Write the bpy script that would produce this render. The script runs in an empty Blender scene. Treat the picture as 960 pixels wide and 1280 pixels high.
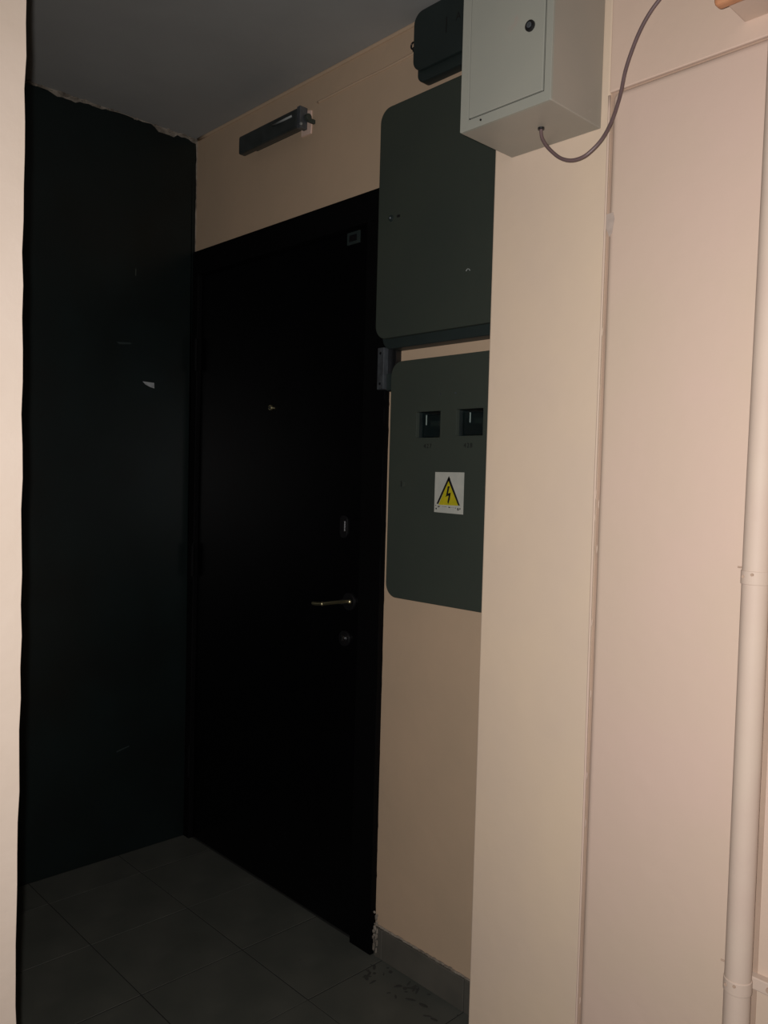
import bpy, bmesh, math, random
from mathutils import Vector, Matrix
random.seed(7)
SC = bpy.context.scene
COL = SC.collection

# ------------------------------------------------------------ camera, world, light, exposure
CAM = Vector((2.586, -1.531, 1.302))
ROT = Matrix(((0.6910347848959177, -0.04649163690431251, 0.7213247907578183),
              (0.7223429059161011, 0.008108832865824063, -0.6914875075532723),
              (0.026299283954804124, 0.9988857665056158, 0.03918638967744902)))
cd = bpy.data.cameras.new('camera'); cam = bpy.data.objects.new('camera', cd); COL.objects.link(cam)
cd.sensor_fit = 'HORIZONTAL'; cd.sensor_width = 36.0; cd.lens = 36.0 * 1024 / 960; cd.clip_start = .01
cam.matrix_world = Matrix.Translation(CAM) @ ROT.to_4x4()
SC.camera = cam
world = bpy.data.worlds.new('world'); SC.world = world; world.use_nodes = True
world.node_tree.nodes['Background'].inputs[0].default_value = (.6, .7, .8, 1)
world.node_tree.nodes['Background'].inputs[1].default_value = .01
SC.view_settings.view_transform = 'Standard'; SC.view_settings.look = 'None'
SC.view_settings.exposure = 0.0; SC.view_settings.gamma = 1.0; SC.view_settings.use_curve_mapping = False
# the phone's own flash, beside the lens: the only light of the photograph
ld = bpy.data.lights.new('phone_flash', 'SPOT'); ld.energy = 84; ld.color = (1.0, .96, .93)
ld.spot_size = math.radians(152); ld.spot_blend = 1.0; ld.shadow_soft_size = .006
flash = bpy.data.objects.new('phone_flash', ld); COL.objects.link(flash)
flash.location = CAM + ROT @ Vector((-.018, .012, .0))
aim = CAM + ROT @ Vector((.17, .0, -1.0))
flash.rotation_euler = (aim - flash.location).to_track_quat('-Z', 'Y').to_euler()

# ------------------------------------------------------------ materials
def mat(name, col, rough=.6, metal=0.0, var=0.0, scale=6.0, col2=None, bump=0.0, bscale=60.0, spec=.5,
        stain=None, stain_scale=4.0, stain_pos=.62, coat=0.0, detail=5.0):
    m = bpy.data.materials.new(name); m.use_nodes = True
    nt = m.node_tree; N = nt.nodes; L = nt.links; b = N['Principled BSDF']
    b.inputs['Roughness'].default_value = rough; b.inputs['Metallic'].default_value = metal
    b.inputs['Specular IOR Level'].default_value = spec; b.inputs['Coat Weight'].default_value = coat
    tc = N.new('ShaderNodeTexCoord')
    if col2 is None: col2 = tuple(c * (1 - var) for c in col)
    n = N.new('ShaderNodeTexNoise'); n.inputs['Scale'].default_value = scale; n.inputs['Detail'].default_value = detail
    L.new(tc.outputs['Object'], n.inputs['Vector'])
    r = N.new('ShaderNodeValToRGB'); r.color_ramp.elements[0].position = .35; r.color_ramp.elements[1].position = .65
    r.color_ramp.elements[0].color = (*col2, 1); r.color_ramp.elements[1].color = (*col, 1)
    L.new(n.outputs['Fac'], r.inputs['Fac']); out = r.outputs['Color']
    if stain:
        n2 = N.new('ShaderNodeTexNoise'); n2.inputs['Scale'].default_value = stain_scale; n2.inputs['Detail'].default_value = 8
        n2.inputs['Roughness'].default_value = .65
        L.new(tc.outputs['Object'], n2.inputs['Vector'])
        r2 = N.new('ShaderNodeValToRGB'); r2.color_ramp.elements[0].position = stain_pos; r2.color_ramp.elements[1].position = stain_pos + .09
        r2.color_ramp.elements[0].color = (0, 0, 0, 1); r2.color_ramp.elements[1].color = (.8, .8, .8, 1)
        L.new(n2.outputs['Fac'], r2.inputs['Fac'])
        mx = N.new('ShaderNodeMix'); mx.data_type = 'RGBA'
        L.new(r2.outputs['Color'], mx.inputs['Factor']); L.new(out, mx.inputs['A']); mx.inputs['B'].default_value = (*stain, 1)
        out = mx.outputs['Result']
    L.new(out, b.inputs['Base Color'])
    if bump:
        n3 = N.new('ShaderNodeTexNoise'); n3.inputs['Scale'].default_value = bscale; n3.inputs['Detail'].default_value = 6
        L.new(tc.outputs['Object'], n3.inputs['Vector'])
        bp = N.new('ShaderNodeBump'); bp.inputs['Strength'].default_value = bump; bp.inputs['Distance'].default_value = .004
        L.new(n3.outputs['Fac'], bp.inputs['Height']); L.new(bp.outputs['Normal'], b.inputs['Normal'])
    return m

M = {}
M['peach'] = mat('peach_wall_paint', (.57, .425, .345), .62, col2=(.545, .415, .325), scale=3, bump=.22, bscale=26)
M['peach_back'] = mat('peach_back_wall_paint', (.55, .40, .275), .65, col2=(.505, .375, .26), scale=3, bump=.22, bscale=26,
                      stain=(.30, .21, .16), stain_scale=14, stain_pos=.70)
M['pillar'] = mat('khaki_peach_pillar_paint', (.62, .49, .365), .5, col2=(.58, .46, .36), scale=3.5, bump=.22, bscale=24)
M['panel'] = mat('pink_peach_panel_paint', (.555, .415, .345), .62, col2=(.53, .415, .325), spec=.3, scale=3, bump=.18, bscale=30)
M['post'] = mat('pale_peach_corner_paint', (.545, .455, .385), .62, col2=(.51, .42, .345), scale=4, bump=.3, bscale=30)
M['pipe'] = mat('pale_pipe_paint', (.52, .42, .345), .62, spec=.25, col2=(.50, .39, .325), scale=9, bump=.12, bscale=40)
M['groove'] = mat('brown_peach_groove_and_pipe_shadow', (.40, .285, .215), .8, var=.15, bump=.2)
M['ceiling'] = mat('grey_white_ceiling_paint', (.34, .34, .33), .8, var=.1, scale=3, bump=.15, bscale=30)
M['chip'] = mat('peeled_paint', (.43, .345, .295), .8, var=.15, scale=80)
M['plaster'] = mat('rough_grey_plaster', (.30, .26, .215), .9, col2=(.12, .10, .08), scale=30, bump=.5, bscale=90)
M['dark'] = mat('dark_green_gloss_paint', (.0055, .0105, .0105), .36, col2=(.0042, .0068, .0064), scale=4, bump=.12, bscale=14, spec=.4,
                stain=(.011, .013, .011), stain_scale=9, stain_pos=.68)
M['door'] = mat('black_door_paint', (.0016, .0016, .0022), .33, col2=(.0012, .0012, .0016), scale=5, bump=.06, bscale=30, spec=.22)
M['frame'] = mat('black_frame_paint', (.0014, .0014, .0018), .7, var=.2, scale=9, spec=.1)
M['cab'] = mat('grey_green_metal_paint', (.041, .050, .040), .55, col2=(.037, .046, .038), scale=5, bump=.06, bscale=90, spec=.35)
M['cab_side'] = mat('dark_green_metal_paint', (.020, .029, .028), .5, var=.15, scale=8, spec=.35)
M['steel'] = mat('dull_steel', (.16, .18, .20), .42, .7, var=.35, scale=40)
M['brass'] = mat('polished_brass', (.92, .82, .50), .36, 1.0, var=.1)
M['chrome'] = mat('dull_chrome', (.5, .5, .52), .25, 1.0, var=.1)
M['black'] = mat('black_plastic', (.006, .006, .007), .4, var=.2)
M['ink'] = mat('black_ink', (.006, .006, .006), .6, var=.1)
M['dim_ink'] = mat('worn_dark_ink', (.012, .015, .014), .7, col2=(.03, .035, .03), scale=300)
M['box'] = mat('grey_beige_box_enamel', (.285, .285, .245), .42, col2=(.265, .27, .235), scale=6, bump=.04, bscale=80,
               stain=(.33, .25, .215), stain_scale=11, stain_pos=.63)
M['boxbody'] = mat('grey_beige_box_body_enamel', (.305, .27, .225), .45, col2=(.275, .255, .215), scale=6, bump=.04, bscale=80,
                   stain=(.38, .34, .29), stain_scale=13, stain_pos=.66)
M['cable'] = mat('mauve_grey_cable', (.13, .085, .085), .45, var=.15, scale=50)
M['tile'] = mat('grey_stone_tile', (.082, .084, .072), .55, col2=(.060, .064, .055), scale=7, bump=.12, bscale=40,
                stain=(.035, .034, .03), stain_scale=16, stain_pos=.64)
M['grout'] = mat('dark_grout', (.012, .012, .011), .9, var=.3, scale=30)
M['dirt'] = mat('brown_grey_dirt', (.035, .034, .029), .9, var=.3, scale=60)
M['skirt'] = mat('grey_skirting_tile', (.105, .098, .082), .55, col2=(.078, .074, .063), scale=8, bump=.08, bscale=40)
M['sticker'] = mat('off_white_sticker', (.46, .46, .41), .45, col2=(.41, .42, .38), scale=40)
M['yellow'] = mat('yellow_print', (.48, .40, .015), .45, col2=(.40, .36, .01), scale=60)
M['lampbox'] = mat('dark_lamp_housing', (.020, .025, .024), .35, col2=(.035, .042, .042), scale=20, spec=.5)
M['tube'] = mat('grey_white_tube', (.30, .32, .31), .3, var=.2)
M['patch'] = mat('pink_white_plaster_patch', (.85, .62, .52), .8, col2=(.75, .55, .45), scale=30)
M['orange'] = mat('orange_varnished_wood', (.50, .235, .12), .5, col2=(.42, .17, .08), scale=20)
M['meter'] = mat('dark_teal_meter', (.010, .020, .022), .3, col2=(.007, .012, .014), scale=40)
M['white'] = mat('white_mark', (.75, .75, .7), .5, var=.1)
M['paper'] = mat('pale_paper_scrap', (.34, .36, .37), .6, var=.3, scale=60)
g = bpy.data.materials.new('thin_glass'); g.use_nodes = True
nt = g.node_tree; nt.nodes.remove(nt.nodes['Principled BSDF'])
t_ = nt.nodes.new('ShaderNodeBsdfTransparent'); gl = nt.nodes.new('ShaderNodeBsdfGlossy'); gl.inputs['Roughness'].default_value = .05
t_.inputs['Color'].default_value = (.85, .9, .9, 1)
mx = nt.nodes.new('ShaderNodeMixShader'); mx.inputs[0].default_value = .06
nt.links.new(t_.outputs[0], mx.inputs[1]); nt.links.new(gl.outputs[0], mx.inputs[2])
nt.links.new(mx.outputs[0], nt.nodes['Material Output'].inputs[0]); M['glass'] = g

# ------------------------------------------------------------ builders
def obj(name, bm, m, parent=None, kind=None, label=None, smooth=False, bevel=0, seg=2):
    bmesh.ops.recalc_face_normals(bm, faces=bm.faces)
    me = bpy.data.meshes.new(name); bm.to_mesh(me); bm.free()
    me.materials.append(M[m])
    if smooth:
        for p in me.polygons: p.use_smooth = True
    o = bpy.data.objects.new(name, me); COL.objects.link(o)
    if parent:
        o.parent = parent
        o.matrix_parent_inverse = Matrix.Identity(4)
        p = parent
        off = Vector((0, 0, 0))
        while p: off += p.location; p = p.parent
        me.transform(Matrix.Translation(-off))
    if kind: o['kind'] = kind
    if label: o['label'] = label
    if bevel:
        md = o.modifiers.new('bevel', 'BEVEL'); md.width = bevel; md.segments = seg; md.limit_method = 'ANGLE'
    return o
def thing(name, loc, label=None, cat=None, kind=None, group=None):
    o = bpy.data.objects.new(name, None); COL.objects.link(o); o.location = loc
    o.empty_display_size = .05
    if label: o['label'] = label
    if cat: o['category'] = cat
    if kind: o['kind'] = kind
    if group: o['group'] = group
    return o
def bx(bm, x0, x1, y0, y1, z0, z1):
    m = Matrix.Translation(((x0 + x1) / 2, (y0 + y1) / 2, (z0 + z1) / 2)) @ Matrix.Diagonal((x1 - x0, y1 - y0, z1 - z0, 1))
    bmesh.ops.create_cube(bm, size=1, matrix=m); return bm
def box(*a): return bx(bmesh.new(), *a)
def cyl(bm, c, r, h, axis='Z', seg=24, r2=None):
    R = {'Z': Matrix.Identity(4), 'Y': Matrix.Rotation(math.pi / 2, 4, 'X'), 'X': Matrix.Rotation(math.pi / 2, 4, 'Y')}[axis]
    bmesh.ops.create_cone(bm, cap_ends=True, segments=seg, radius1=r, radius2=r if r2 is None else r2, depth=h, matrix=Matrix.Translation(c) @ R)
    return bm
def tube(pts, r, seg=10, sub=8):
    P = [Vector(p) for p in pts]; Q = [P[0] * 2 - P[1]] + P + [P[-1] * 2 - P[-2]]; S = []
    for i in range(1, len(Q) - 2):
        for k in range(sub):
            t = k / sub; a, b, c, d = Q[i - 1:i + 3]
            S.append(.5 * ((2 * b) + (c - a) * t + (2 * a - 5 * b + 4 * c - d) * t * t + (3 * b - a - 3 * c + d) * t ** 3))
    S.append(P[-1]); bm = bmesh.new(); rings = []; n = None
    for i, p in enumerate(S):
        tg = (S[min(i + 1, len(S) - 1)] - S[max(i - 1, 0)]).normalized()
        if n is None: n = tg.orthogonal().normalized()
        n = (n - tg * n.dot(tg)).normalized(); b = tg.cross(n)
        rings.append([bm.verts.new(p + (n * math.cos(a) + b * math.sin(a)) * r) for a in [2 * math.pi * j / seg for j in range(seg)]])
    for A, B in zip(rings, rings[1:]):
        for j in range(seg): bm.faces.new((A[j], A[(j + 1) % seg], B[(j + 1) % seg], B[j]))
    bm.faces.new(rings[0][::-1]); bm.faces.new(rings[-1]); return bm
def rrect(x0, x1, z0, z1, r, seg=8):
    out = []
    for cx, cz, a0 in ((x1 - r, z1 - r, 0), (x0 + r, z1 - r, 90), (x0 + r, z0 + r, 180), (x1 - r, z0 + r, 270)):
        for k in range(seg + 1):
            a = math.radians(a0 + 90 * k / seg); out.append((cx + r * math.cos(a), cz + r * math.sin(a)))
    return out
def plate(loops, y0, y1):
    """flat plate in the XZ plane from an outline and holes, y0 (front) to y1 (back)"""
    bm = bmesh.new(); E = []
    for lp in loops:
        vs = [bm.verts.new((x, y1, z)) for x, z in lp]
        for a, b in zip(vs, vs[1:] + vs[:1]): E.append(bm.edges.new((a, b)))
    if len(loops) == 1: bm.faces.new(list(bm.verts))
    else: bmesh.ops.triangle_fill(bm, use_beauty=True, use_dissolve=False, edges=E)
    ext = bmesh.ops.extrude_face_region(bm, geom=list(bm.faces))
    bmesh.ops.translate(bm, vec=(0, y0 - y1, 0), verts=[e for e in ext['geom'] if isinstance(e, bmesh.types.BMVert)])
    return bm
def text(name, s, size, x, y, z, m, parent, sx=1.0, label=None):
    cu = bpy.data.curves.new(name, 'FONT'); cu.body = s; cu.size = size; cu.align_x = 'CENTER'; cu.align_y = 'CENTER'; cu.extrude = .0002
    cu.space_character = 1.25
    to = bpy.data.objects.new('t', cu); COL.objects.link(to); bpy.context.view_layer.update()
    me = bpy.data.meshes.new_from_object(to.evaluated_get(bpy.context.evaluated_depsgraph_get()))
    bpy.data.objects.remove(to)
    me.transform(Matrix.Translation((x, y, z)) @ Matrix.Rotation(math.pi / 2, 4, 'X') @ Matrix.Diagonal((sx, 1, 1, 1)))
    bm = bmesh.new(); bm.from_mesh(me); return obj(name, bm, m, parent, label=label)

YP = -.331          # plane of the pillar
CZ = 2.481          # ceiling height

# ------------------------------------------------------------ setting
floor = thing('floor', (0, 0, 0), kind='structure')
obj('floor_slab', box(-.1, 6.6, -5.1, .15, -.08, -.0012), 'grout', floor)
xs = [0, .165] + [.165 + .29 * k for k in range(1, 14)]; xs = [x for x in xs if x < 4] + [4.0]
ys = [0, -.263] + [-.263 - .30 * k for k in range(1, 10)]; ys = [y for y in ys if y > -3] + [-3.0]
cache = {}
for i in range(len(xs) - 1):
    for j in range(len(ys) - 1):
        x0, x1, y1, y0 = xs[i], xs[i + 1], ys[j], ys[j + 1]
        key = (round(x1 - x0, 3), round(y1 - y0, 3)); g_ = .0016
        if key not in cache:
            bm = box(g_, x1 - x0 - g_, g_, y1 - y0 - g_, -.007, 0)
            bmesh.ops.bevel(bm, geom=[e for e in bm.edges if all(v.co.z > -.001 for v in e.verts)], offset=.0005, segments=1, affect='EDGES')
            o = obj('tile', bm, 'tile', floor); cache[key] = o.data
        else:
            o = bpy.data.objects.new('tile', cache[key]); COL.objects.link(o); o.parent = floor
        o.location = (x0, y0, random.uniform(-.0006, .0004)); o.rotation_euler = (random.uniform(-.001, .001), random.uniform(-.001, .001), 0)

obj('ceiling', box(-.1, 6.6, -5.1, .15, CZ, CZ + .1), 'ceiling', kind='structure')

# door wall (back): a pale wall with the doorway cut out of it
bm = bmesh.new(); bx(bm, -.1, 1.7, 0, .15, 2.05, CZ); bx(bm, .96, 1.7, 0, .15, -.02, 2.05)
wall_back = obj('wall_back', bm, 'peach_back', kind='structure')
bm = tube([(.665, -.001, 2.402), (.72, -.0015, 2.402), (.85, -.001, 2.404), (.95, -.0012, 2.403), (1.09, -.001, 2.407)], .0035, 8)
obj('covered_cable', bm, 'peach_back', wall_back, smooth=True)
obj('cove_bead', tube([(0, -.002, CZ - .002), (.5, -.002, CZ - .003), (1.0, -.002, CZ - .002), (1.6, -.002, CZ - .002)], .006, 8), 'peach_back', wall_back, smooth=True)

# left wall: pale masonry carrying a dark glossy painted skin with a ragged edge
wall_left = thing('wall_left', (0, 0, 0), kind='structure')
obj('masonry', box(-.12, -.008, -5.1, .15, -.02, CZ), 'plaster', wall_left)
def ragged(y0, y1, z, n, a):
    out = []
    for k in range(n + 1):
        out.append((y0 + (y1 - y0) * k / n, z + random.uniform(-a, a)))
    return out
top = ragged(-1.30, -.012, CZ - .013, 90, .0022)
for i, (y, z) in enumerate(top):
    if -.52 < y < -.44: top[i] = (y, z - .007)
    if -.16 < y < -.09: top[i] = (y, z - .011)
    if -.35 < y < -.18: top[i] = (y, z + .006)
    if y > -.04: top[i] = (y, z - .008)
side = [(-.010 + random.uniform(-.0022, .0022), CZ - .03 - (CZ - .03) * k / 110) for k in range(111)]
lp = top + side + [(-1.30, 0)]
bm = bmesh.new(); vs = [bm.verts.new((-.008, y, z)) for y, z in lp]; f_ = bm.faces.new(vs)
bmesh.ops.triangulate(bm, faces=[f_])
ex = bmesh.ops.extrude_face_region(bm, geom=list(bm.faces)); bmesh.ops.translate(bm, vec=(.008, 0, 0), verts=[e for e in ex['geom'] if isinstance(e, bmesh.types.BMVert)])
obj('dark_paint_layer', bm, 'dark', wall_left, label='very dark green gloss paint with ragged edges')
# crumbs of filler along the top edge
bm = bmesh.new()
for k in range(60):
    y = random.uniform(-.6, -.01); s = random.uniform(.0015, .004)
    bmesh.ops.create_icosphere(bm, subdivisions=1, radius=1, matrix=Matrix.Translation((.0, y, CZ - .006 + random.uniform(-.005, .004))) @ Matrix.Diagonal((.004, s * 2.2, s, 1)))
obj('filler_crumbs', bm, 'plaster', wall_left, kind='stuff')
bm = bmesh.new()
for (z0, z1) in ((2.02, 2.09), (1.70, 1.80), (1.55, 1.66), (1.25, 1.27), (.78, .83), (.38, .42), (.10, .22), (.0, .05)):
    z = z0
    while z < z1:
        s = random.uniform(.006, .016)
        bmesh.ops.create_icosphere(bm, subdivisions=1, radius=1, matrix=Matrix.Translation((.002, -.008 + random.uniform(-.003, .003), z)) @ Matrix.Diagonal((.003, random.uniform(.0015, .003) * (2 if z0 > 2 else 1), s, 1)))
        z += random.uniform(.012, .035)
obj('corner_crumbs', bm, 'plaster', wall_left, kind='stuff')
def yz_poly(pts, x0, x1):
    bm = bmesh.new(); vs = [bm.verts.new((x0, y, z)) for y, z in pts]; bm.faces.new(vs)
    ex = bmesh.ops.extrude_face_region(bm, geom=list(bm.faces)); bmesh.ops.translate(bm, vec=(x1 - x0, 0, 0), verts=[e for e in ex['geom'] if isinstance(e, bmesh.types.BMVert)])
    return bm
o = obj('paper_scrap', yz_poly([(-.200, 1.6135), (-.158, 1.6125), (-.157, 1.594), (-.172, 1.597), (-.190, 1.604)], .0, .0015), 'paper')
o['label'] = 'tiny pale torn scrap stuck on the dark green wall'; o['category'] = 'scrap'
obj('scratch_mark', yz_poly([(-.295, 1.734), (-.245, 1.738), (-.243, 1.733), (-.285, 1.727)], .0, .0008), 'cab_side', wall_left)
obj('scratch_mark', yz_poly([(-.275, .362), (-.230, .372), (-.230, .368), (-.275, .357)], .0, .0008), 'cab_side', wall_left)
obj('scratch_mark', yz_poly([(-.232, 1.985), (-.229, 1.985), (-.229, 1.962), (-.232, 1.962)], .0, .0008), 'cab', wall_left)

# corner of the near wall at the left edge of the view
bm = bmesh.new(); bx(bm, -.12, 1.50, -5.1, -1.138, -.02, CZ)
for e in [e for e in bm.edges if all(abs(v.co.x - 1.50) < 1e-4 and abs(v.co.y + 1.138) < 1e-4 for v in e.verts)]:
    bmesh.ops.subdivide_edges(bm, edges=[e], cuts=60)
bm.verts.ensure_lookup_table()
for v in bm.verts:
    if abs(v.co.x - 1.50) < 1e-4 and abs(v.co.y + 1.138) < 1e-4 and .01 < v.co.z < CZ - .01:
        v.co.y += random.uniform(-.0011, .0011) + .0012 * math.sin(v.co.z * 7)
bmesh.ops.triangulate(bm, faces=[f for f in bm.faces if len(f.verts) > 4])
obj('wall_front', bm, 'post', kind='structure', bevel=.003)

# pillar, panel and the wall to the right
wall_right = thing('wall_right', (1.605, YP, 0), kind='structure')
obj('wall_core', box(1.612, 6.6, YP + .006, .15, -.02, CZ), 'groove', wall_right)
bm = box(1.605, 1.8425, YP, 0.1, -.02, CZ)
obj('pillar_face', bm, 'pillar', wall_right, bevel=.0035, seg=3, label='khaki-peach painted pillar face')
def wob(bm, amp): return bm
obj('wall_panel', box(1.850, 6.6, YP - .007, YP + .02, -.02, 1.9405), 'panel', wall_right, bevel=.012, seg=6, label='pinkish peach painted panel')
obj('upper_band', box(1.842, 6.6, YP - .001, YP + .02, 1.9445, CZ), 'peach', wall_right, bevel=.002, label='peach wall above the panel')
obj('plaster_ridge', tube([(1.8415, YP - .0002, -.02), (1.843, YP - .0002, .6), (1.8415, YP - .0004, 1.2), (1.8425, YP - .0002, 1.72), (1.842, YP, 1.94)], .0022, 8), 'panel', wall_right, smooth=True)
obj('paint_chip', plate([[(1.848, 1.745), (1.861, 1.746), (1.864, 1.735), (1.860, 1.712), (1.855, 1.708), (1.849, 1.722)]], YP - .0073, YP - .004), 'chip', wall_right)
bm = bmesh.new()
for k in range(14):
    bmesh.ops.create_icosphere(bm, subdivisions=1, radius=1, matrix=Matrix.Translation((1.846 + random.uniform(-.004, .004), YP - .001, random.uniform(.2, 1.9))) @ Matrix.Diagonal((.0012, .001, .008, 1)))
obj('paint_drips', bm, 'panel', wall_right, kind='stuff')

obj('wall_end', box(6.5, 6.6, -5.1, .15, -.02, CZ), 'peach', kind='structure')
obj('wall_behind', box(-.12, 6.6, -5.1, -5.0, -.02, CZ), 'peach', kind='structure')

obj('pipe_shadow_strip', box(2.120, 2.1400, YP - .0078, YP - .004, .1, 1.62), 'groove', wall_right)  # the pipe's shadow, painted as a brown strip on the wall
# skirting tiles
bb = thing('baseboard_back', (1.0, 0, 0), kind='structure')
for (x0, x1, h) in ((1.003, 1.033, .080), (1.036, 1.3235, .082), (1.3265, 1.604, .083)):
    obj('skirting_tile', box(x0, x1, -.009, 0, 0, h), 'skirt', bb, bevel=.001, seg=1)
bm = bmesh.new()
x = 1.003
while x < 1.6:
    w_ = random.uniform(.008, .02)
    bmesh.ops.create_icosphere(bm, subdivisions=1, radius=1, matrix=Matrix.Translation((x, -.002, .0845 + random.uniform(-.001, .0012))) @ Matrix.Diagonal((w_, .005, random.uniform(.002, .0035), 1)))
    x += w_ * 1.3
obj('grout_bead', bm, 'plaster', bb, kind='stuff')
bm = bmesh.new()
for k in range(22):
    bmesh.ops.create_icosphere(bm, subdivisions=1, radius=1, matrix=Matrix.Translation((1.010 + random.uniform(-.008, .009), -.011 + random.uniform(-.002, .002), random.uniform(.02, .13))) @ Matrix.Diagonal((random.uniform(.002, .005), .003, random.uniform(.003, .011), 1)))
obj('broken_plaster', bm, 'plaster', bb, kind='stuff', label='pale crumbling plaster at the foot of the door frame')

# ------------------------------------------------------------ entrance door
door = thing('door_1', (.45, 0, 0), kind='structure')
bm = bmesh.new()
bx(bm, .003, .040, -.018, .06, 0, 2.0); bx(bm, .912, .998, -.018, .06, 0, 2.0); bx(bm, .003, .998, -.018, .06, 2.0, 2.083)
frame = obj('door_frame', bm, 'frame', door, bevel=.002)
pts = [(.996 + random.uniform(-.001, .0035), 2.08 - k * 2.07 / 90) for k in range(91)]
bm = plate([pts + [(.985, .012), (.985, 2.08)]], -.0185, .0)
obj('ragged_paint_edge', bm, 'frame', frame)
leaf = obj('door_leaf', box(.043, .908, -.004, .045, .006, 1.996), 'door', door, bevel=.003)
bm = bmesh.new()
for a in ((.10, .85, 1.93, 1.936), (.10, .85, .10, .106)): bx(bm, a[0], a[1], -.0055, -.003, a[2], a[3])
for a in ((.10, .106), (.844, .85)): bx(bm, a[0], a[1], -.0055, -.003, .10, 1.936)
for z in (1.72, 1.0, .28):
    bm = bmesh.new(); cyl(bm, (.0415, -.022, z), .0075, .11, 'Z', 16); cyl(bm, (.0415, -.022, z + .058), .005, .008, 'Z', 12, .003)
    obj('hinge', bm, 'frame', door, smooth=False)
bm = bmesh.new(); cyl(bm, (.470, -.007, 1.519), .0085, .008, 'Y', 24)
ph = obj('peephole', bm, 'brass', door, bevel=.0015)
bm = bmesh.new(); bmesh.ops.create_uvsphere(bm, u_segments=16, v_segments=10, radius=.0045, matrix=Matrix.Translation((.470, -.010, 1.519)))
obj('lens', bm, 'black', ph, smooth=True)
# upper lock: narrow escutcheon with the bright edge of a swivel cover
bm = plate([rrect(.818, .848, 1.135, 1.198, .012)], -.009, -.004); el = obj('upper_lock', bm, 'black', door, bevel=.001)
obj('swivel_cover', box(.8385, .8395, -.0112, -.009, 1.154, 1.182), 'chrome', el)
# lever handle
bm = bmesh.new(); cyl(bm, (.866, -.008, .957), .025, .010, 'Y', 32); hd = obj('door_handle', bm, 'black', door, bevel=.002)
bm = bmesh.new(); cyl(bm, (.866, -.024, .958), .008, .034, 'Y', 20); obj('handle_neck', bm, 'black', hd, smooth=True)
bm = tube([(.902, -.040, .964), (.890, -.043, .963), (.868, -.0445, .959), (.84, -.046, .954), (.81, -.046, .948), (.79, -.043, .944), (.760, -.040, .940), (.735, -.034, .938)], .0048, 16)
for x_, y_, z_ in ((.903, -.040, .964), (.790, -.0445, .944)): bmesh.ops.create_uvsphere(bm, u_segments=16, v_segments=10, radius=.0062, matrix=Matrix.Translation((x_, y_, z_)))
lev = obj('lever', bm, 'brass', hd, smooth=True)
# cylinder lock
bm = bmesh.new(); cyl(bm, (.850, -.008, .850), .022, .009, 'Y', 32); ky = obj('cylinder_lock', bm, 'black', door, bevel=.002)
bm = bmesh.new(); cyl(bm, (.850, -.0145, .851), .0085, .006, 'Y', 20); obj('key_cylinder', bm, 'chrome', ky, bevel=.001)
obj('keyhole', box(.8490, .8510, -.0185, -.0175, .845, .857), 'ink', ky)
# small plate near the top
bm = plate([rrect(.817, .870, 1.957, 1.991, .002)], -.0065, -.004); npl = obj('name_plate', bm, 'cab_side', door, label='small dark grey plate')
obj('plate_inset', plate([rrect(.826, .858, 1.965, 1.983, .002)], -.0070, -.0064), 'black', npl)

# metal keeper on the right jamb
kp = thing('metal_bracket', (1.010, 0, 1.595), 'small grey steel bracket on the door frame beside the meter cabinets', 'bracket')
obj('face_strip', box(.986, 1.010, -.036, -.018, 1.541, 1.651), 'steel', kp, bevel=.0015)
obj('back_plate', box(1.010, 1.040, -.020, .0, 1.536, 1.648), 'black', kp, bevel=.001)
obj('lower_tab', box(1.0125, 1.034, -.026, -.020, 1.538, 1.582), 'cab_side', kp, bevel=.001)
for z in (1.556, 1.636):
    bm = bmesh.new(); cyl(bm, (.998, -.0365, z), .0035, .002, 'Y', 12); obj('screw', bm, 'black', kp)

# ------------------------------------------------------------ upper cabinet
uc = thing('electrical_cabinet', (1.23, 0, 1.64), 'tall plain grey-green steel electrical cabinet above the one with two windows', 'cabinet')
obj('cabinet_body', plate([rrect(1.014, 1.455, 1.642, 2.243, .030)], -.047, 0), 'cab_side', uc, bevel=.003, label='darker green body')
cdoor = obj('cabinet_door', plate([rrect(1.002, 1.462, 1.667, 2.257, .036)], -.062, -.047), 'cab', uc, bevel=.003, seg=3)
bm = bmesh.new(); cyl(bm, (1.052, -.063, 1.971), .008, .004, 'Y', 20); lk = obj('lock', bm, 'cab_side', cdoor, bevel=.001)
bm = bmesh.new(); bmesh.ops.create_uvsphere(bm, u_segments=12, v_segments=8, radius=.0035, matrix=Matrix.Translation((1.052, -.066, 1.971)))
# rivet is part of the lock
obj('lock_slot', plate([rrect(1.074, 1.084, 1.968, 1.974, .002)], -.0635, -.062), 'ink', cdoor)
obj('lock_pin', bm, 'steel', cdoor, smooth=True)
obj('paint_scratch', tube([(1.310, -.0625, 1.795), (1.314, -.0625, 1.799), (1.319, -.0625, 1.798), (1.322, -.0625, 1.794)], .0012, 6), 'tube', cdoor)

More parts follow.
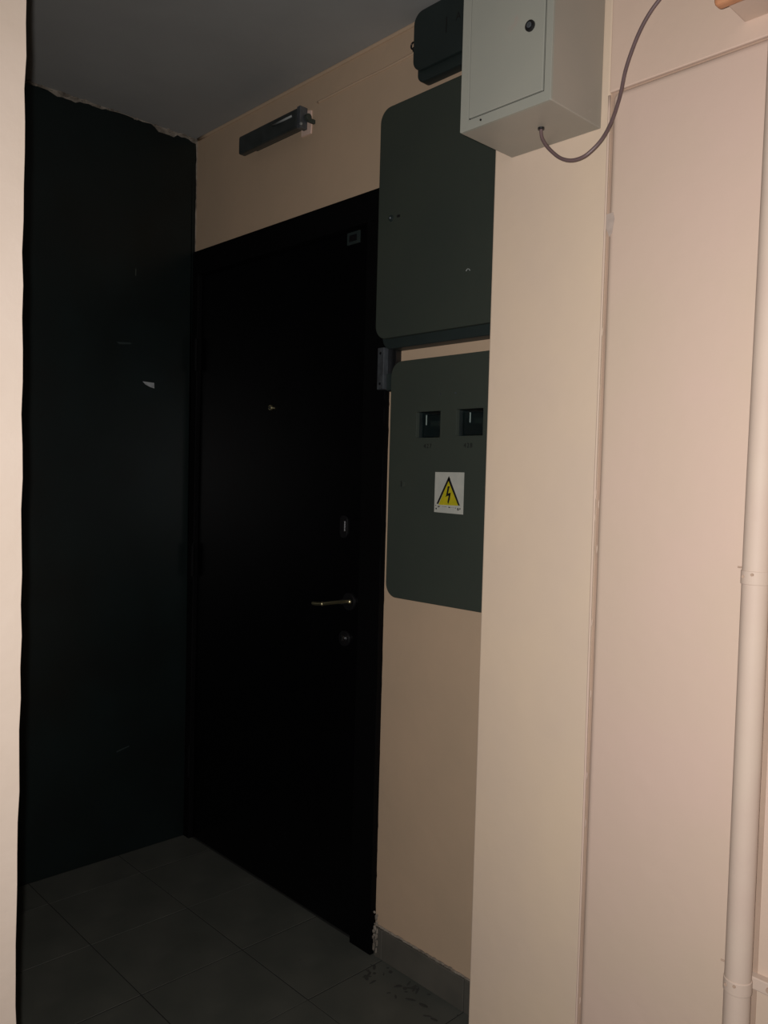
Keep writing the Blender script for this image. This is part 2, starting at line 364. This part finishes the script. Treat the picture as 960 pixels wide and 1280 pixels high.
# ------------------------------------------------------------ meter cabinet with two windows
mc = thing('meter_cabinet', (1.23, 0, 1.0), 'grey-green steel meter cabinet with two windows and a yellow warning sticker', 'cabinet')
W = [(1.150, 1.232, 1.409, 1.474), (1.283, 1.366, 1.411, 1.475)]
holes = [rrect(*w, .002, 2) for w in W]
obj('cabinet_body', plate([rrect(1.062, 1.49, 1.004, 1.600, .030)] + holes, -.038, -.006), 'meter', mc)
obj('back_panel', plate([rrect(1.062, 1.49, 1.004, 1.600, .030)], -.006, 0), 'black', mc)
md = obj('cabinet_door', plate([rrect(1.055, 1.500, 0.999, 1.606, .036)] + holes, -.050, -.038), 'cab', mc, bevel=.0025, seg=3)
for (x0, x1, z0, z1), wx in zip(W, (1.166, 1.309)):
    wn = obj('meter_window', plate([rrect(x0 - .0025, x1 + .0025, z0 - .0025, z1 + .0025, .004, 3), rrect(x0, x1, z0, z1, .002, 2)], -.0512, -.050), 'cab', mc)
    obj('window_pane', box(x0, x1, -.0400, -.0385, z0, z1), 'glass', wn)
    mt = obj('meter', box(x0 + .006, x1 - .001, -.030, -.006, z0 + .003, z1 - .006), 'meter', mc, bevel=.003)
    obj('white_mark', box(wx - .0012, wx + .0012, -.0312, -.030, z0 + .033, z1 - .007), 'white', mt)
    obj('dial', box(wx + .016, x1 - .010, -.0315, -.030, z0 + .030, z0 + .043), 'cab_side', mt)
text('number_lettering', '427', .0155, 1.191, -.0504, 1.388, 'ink', md)
text('number_lettering', '428', .0155, 1.322, -.0504, 1.388, 'ink', md)
bm = bmesh.new(); cyl(bm, (1.105, -.051, 1.293), .010, .003, 'Y', 24); lk = obj('lock', bm, 'cab', mc, bevel=.001)
obj('lock_slot', box(1.104, 1.106, -.0533, -.0525, 1.286, 1.300), 'ink', lk)
for x in (1.228, 1.278):
    bm = bmesh.new(); cyl(bm, (x, -.0505, 1.514), .0025, .0015, 'Y', 10); obj('rivet', bm, 'steel', mc)

# warning sticker
X0, X1, Z0, Z1 = 1.2195, 1.313, 1.2255, 1.3245
st = thing('warning_sticker', ((X0 + X1) / 2, -.050, Z0), 'white sticker with a yellow high-voltage triangle on the meter cabinet', 'sticker')
def SP(p): u = (p[0] - 80) / 778.; v = (p[1] - 125) / 1070.; return (X0 + u * (X1 - X0), Z1 - v * (Z1 - Z0))
obj('sticker_sheet', plate([[(X0, Z1), (X1, Z1), (X1, Z0 - .001), (X0, Z0 + .001)]], -.0506, -.0502), 'sticker', st)
obj('yellow_triangle', plate([[SP(p) for p in ((458, 330), (725, 985), (195, 985))]], -.0509, -.0506), 'yellow', st)
for s_ in (((458, 225), (500, 310), (458, 345), (190, 965), (145, 960)), ((458, 225), (770, 980), (728, 980), (440, 325))):
    obj('triangle_border', plate([[SP(p) for p in s_]], -.0512, -.0506), 'ink', st)
bm = bmesh.new()
for q in (((435, 490), (488, 490), (448, 680), (400, 740)), ((448, 680), (520, 655), (505, 720), (375, 770)), ((520, 655), (500, 830), (462, 960), (440, 900), (475, 700))):
    b2 = plate([[SP(p) for p in q]], -.0512, -.0506); me_ = bpy.data.meshes.new('tmp'); b2.to_mesh(me_); b2.free(); bm.from_mesh(me_)
obj('lightning_bolt', bm, 'ink', st)
bm = bmesh.new()
for (a, b, c, d) in ((105, 135, 1000, 1015), (120, 150, 1070, 1110), (180, 232, 1018, 1040), (182, 205, 1040, 1055), (300, 330, 1022, 1030), (345, 420, 1024, 1031),
                     (468, 515, 1028, 1052), (540, 570, 1040, 1047), (585, 612, 1042, 1048), (640, 672, 1042, 1056), (705, 732, 1045, 1108), (762, 785, 1045, 1085), (740, 752, 1080, 1100)):
    p0 = SP((a, c)); p1 = SP((b, d)); bx(bm, p0[0], p1[0], -.0509, -.0506, p1[1], p0[1])
obj('worn_lettering', bm, 'ink', st, label='worn away black lettering')

# ------------------------------------------------------------ small cabinet at the ceiling
sc = thing('junction_cabinet', (1.28, 0, 2.312), 'small dark green steel cabinet close under the ceiling, top of the three', 'cabinet')
obj('cabinet_body', plate([rrect(1.100, 1.455, 2.304, 2.462, .020)], -.030, 0), 'cab_side', sc, bevel=.003)
sd = obj('cabinet_door', plate([rrect(1.094, 1.462, 2.328, 2.474, .030)], -.042, -.030), 'cab_side', sc, bevel=.003, seg=3)
text('mark_lettering', '1', .055, 1.206, -.0424, 2.404, 'ink', sd, .55)
text('mark_lettering', 'A', .026, 1.244, -.0424, 2.412, 'ink', sd, .9)
bm = tube([(1.086 + .007 * math.cos(a), -.034, 2.402 + .008 * math.sin(a)) for a in [k * math.pi / 5 for k in range(11)]], .0022, 8, 4)
obj('latch_ring', bm, 'black', sc, smooth=True)
obj('latch_tab', box(1.090, 1.102, -.040, -.030, 2.384, 2.394), 'black', sc)

# ------------------------------------------------------------ lamp housing over the door
lf = thing('wall_lamp', (.48, 0, 2.35), 'narrow dark lamp housing fixed high on the wall over the black door', 'lamp')
hs = obj('housing', box(.328, .632, -.052, -.026, 2.325, 2.381), 'lampbox', lf, bevel=.006, seg=2)
obj('end_cap', box(.632, .648, -.053, -.025, 2.320, 2.3825), 'steel', lf, bevel=.002)
obj('mounting_rail', box(.36, .62, -.026, 0, 2.342, 2.362), 'lampbox', lf)
bm = bmesh.new(); cyl(bm, (.561, -.0535, 2.3625), .0030, .095, 'X', 12); obj('lamp_tube', bm, 'tube', lf, smooth=True)
bm = bmesh.new(); cyl(bm, (.656, -.030, 2.352), .010, .014, 'X', 16); bx(bm, .650, .660, -.030, -.004, 2.340, 2.352)
obj('lamp_socket', bm, 'cab', lf, bevel=.002)
bm = bmesh.new(); cyl(bm, (.655, -.054, 2.327), .004, .004, 'Y', 12); obj('screw', bm, 'tube', lf)
obj('mounting_plate', plate([[(.592, 2.322), (.592, 2.388), (.615, 2.392), (.637, 2.387), (.639, 2.352), (.637, 2.320)]], -.004, 0), 'patch', lf, label='pale pink plate behind the lamp socket')

# ------------------------------------------------------------ grey box on the pillar
gb = thing('metal_wall_box', (1.7365, YP, 1.891), 'light grey-beige steel box with a round black lock on the pillar', 'box')
bm = box(1.645, 1.828, -.471, YP, 1.891, 2.235)
body = obj('box_body', bm, 'boxbody', gb, bevel=.0015)
fr = obj('box_front', plate([rrect(1.645, 1.828, 1.891, 2.235, .002, 2), rrect(1.6625, 1.8155, 1.9075, 2.215, .001, 2)], -.4745, -.468), 'box', gb, bevel=.0008, label='pale grey front frame')
obj('door_gap_shade', plate([rrect(1.6620, 1.8160, 1.9070, 2.2155, .001, 2)], -.4716, -.4705), 'black', gb)  # black sheet added behind the door to paint the gap's shade
dr = obj('box_door', plate([rrect(1.6643, 1.8130, 1.9095, 2.213, .002, 2)], -.4755, -.468), 'box', gb, bevel=.001)
bm = bmesh.new(); cyl(bm, (1.787, -.4775, 2.015), .0085, .006, 'Y', 28); lk = obj('round_lock', bm, 'black', dr, bevel=.0015)
bm = bmesh.new(); cyl(bm, (1.7875, -.481, 2.015), .0045, .002, 'Y', 16); obj('lock_core', bm, 'steel', dr, bevel=.0006)
bm = bmesh.new(); cyl(bm, (1.6905, -.4748, 1.9000), .0018, .002, 'Y', 10); obj('screw', bm, 'black', gb)
bm = bmesh.new(); cyl(bm, (1.758, -.400, 1.890), .0055, .004, 'Z', 16); obj('cable_gland', bm, 'black', gb)

cb = obj('electric_cable', tube([(1.7575, -.400, 1.900), (1.759, -.400, 1.878), (1.768, -.400, 1.861), (1.780, -.400, 1.847), (1.797, -.400, 1.832), (1.815, -.399, 1.8235),
     (1.832, -.398, 1.822), (1.848, -.396, 1.827), (1.866, -.388, 1.846), (1.873, -.372, 1.878), (1.880, -.362, 1.918), (1.886, -.360, 1.953), (1.896, -.360, 1.981),
     (1.909, -.359, 2.009), (1.926, -.357, 2.034), (1.955, -.352, 2.065), (1.985, -.346, 2.11), (2.0, -.338, 2.18), (2.0, -.336, 2.3), (2.0, -.336, CZ)], .0029, 12), 'cable', smooth=True)
cb['label'] = 'thin mauve-grey electric cable looping out from under the grey box'; cb['category'] = 'cable'

# ------------------------------------------------------------ box with orange front, top right
ob = thing('orange_wall_box', (2.13, YP, 1.975), 'small beige wall box with an orange varnished front, at the upper right', 'box')
obj('box_body', box(2.060, 2.21, YP - .070, YP, 1.975, 2.12), 'peach', ob, bevel=.002)
obj('front_cover', box(2.052, 2.22, YP - .086, YP - .066, 1.9665, 2.13), 'orange', ob, bevel=.006, seg=3, label='orange varnished front cover')

# ------------------------------------------------------------ heating pipe
pp = thing('heating_pipe', (2.128, -.370, 0), 'pale painted vertical pipe clamped to the wall at the right', 'pipe')
bm = tube([(2.1250, -.370, 0), (2.1252, -.370, .55), (2.1253, -.370, .95), (2.1255, -.370, 1.25), (2.128, -.370, 1.6), (2.130, -.370, 1.974)], .0180, 40, 12)
obj('pipe_run', bm, 'pipe', pp, smooth=True)
for z, ear, px_ in ((1.180, -1, 2.1250), (.601, 1, 2.1252)):
    bm = bmesh.new(); cyl(bm, (px_, -.370, z), .0191, .019, 'Z', 40)
    cl = obj('pipe_clamp', bm, 'pipe', pp, bevel=.001)
    bm = bmesh.new(); bx(bm, 2.102, 2.178 if ear > 0 else 2.165, -.352, -.336, z - .009, z + .009)
    obj('clamp_foot', bm, 'pipe', cl, bevel=.0015)
    for dx, dz in ((-.010, .001), (.003, .005)):
        bm = bmesh.new(); yy = -.370 - math.sqrt(.0191 ** 2 - dx * dx); cyl(bm, (px_ + dx, yy, z + dz), .0022, .0025, 'Y', 12); obj('screw', bm, 'groove', cl)
    bm = bmesh.new(); cyl(bm, (px_ - .030, -.346, z + .010), .0013, .010, 'X', 8); obj('clamp_pin', bm, 'groove', cl)
    bm = bmesh.new(); cyl(bm, (2.162, -.353, z), .004, .004, 'Y', 14); obj('clamp_screw', bm, 'groove', cl)

# flakes of dirt on the floor along the skirting
bm = bmesh.new()
for k in range(34):
    bmesh.ops.create_icosphere(bm, subdivisions=1, radius=1, matrix=Matrix.Translation((1.03 + abs(random.gauss(0, .12)), -.02 - abs(random.gauss(0, .05)), .0005)) @ Matrix.Rotation(random.uniform(0, 3), 4, 'Z') @ Matrix.Diagonal((random.uniform(.002, .018), random.uniform(.0012, .007), .0006, 1)))
obj('floor_dirt', bm, 'dirt', floor, kind='stuff', label='dark dirt flakes along the skirting')
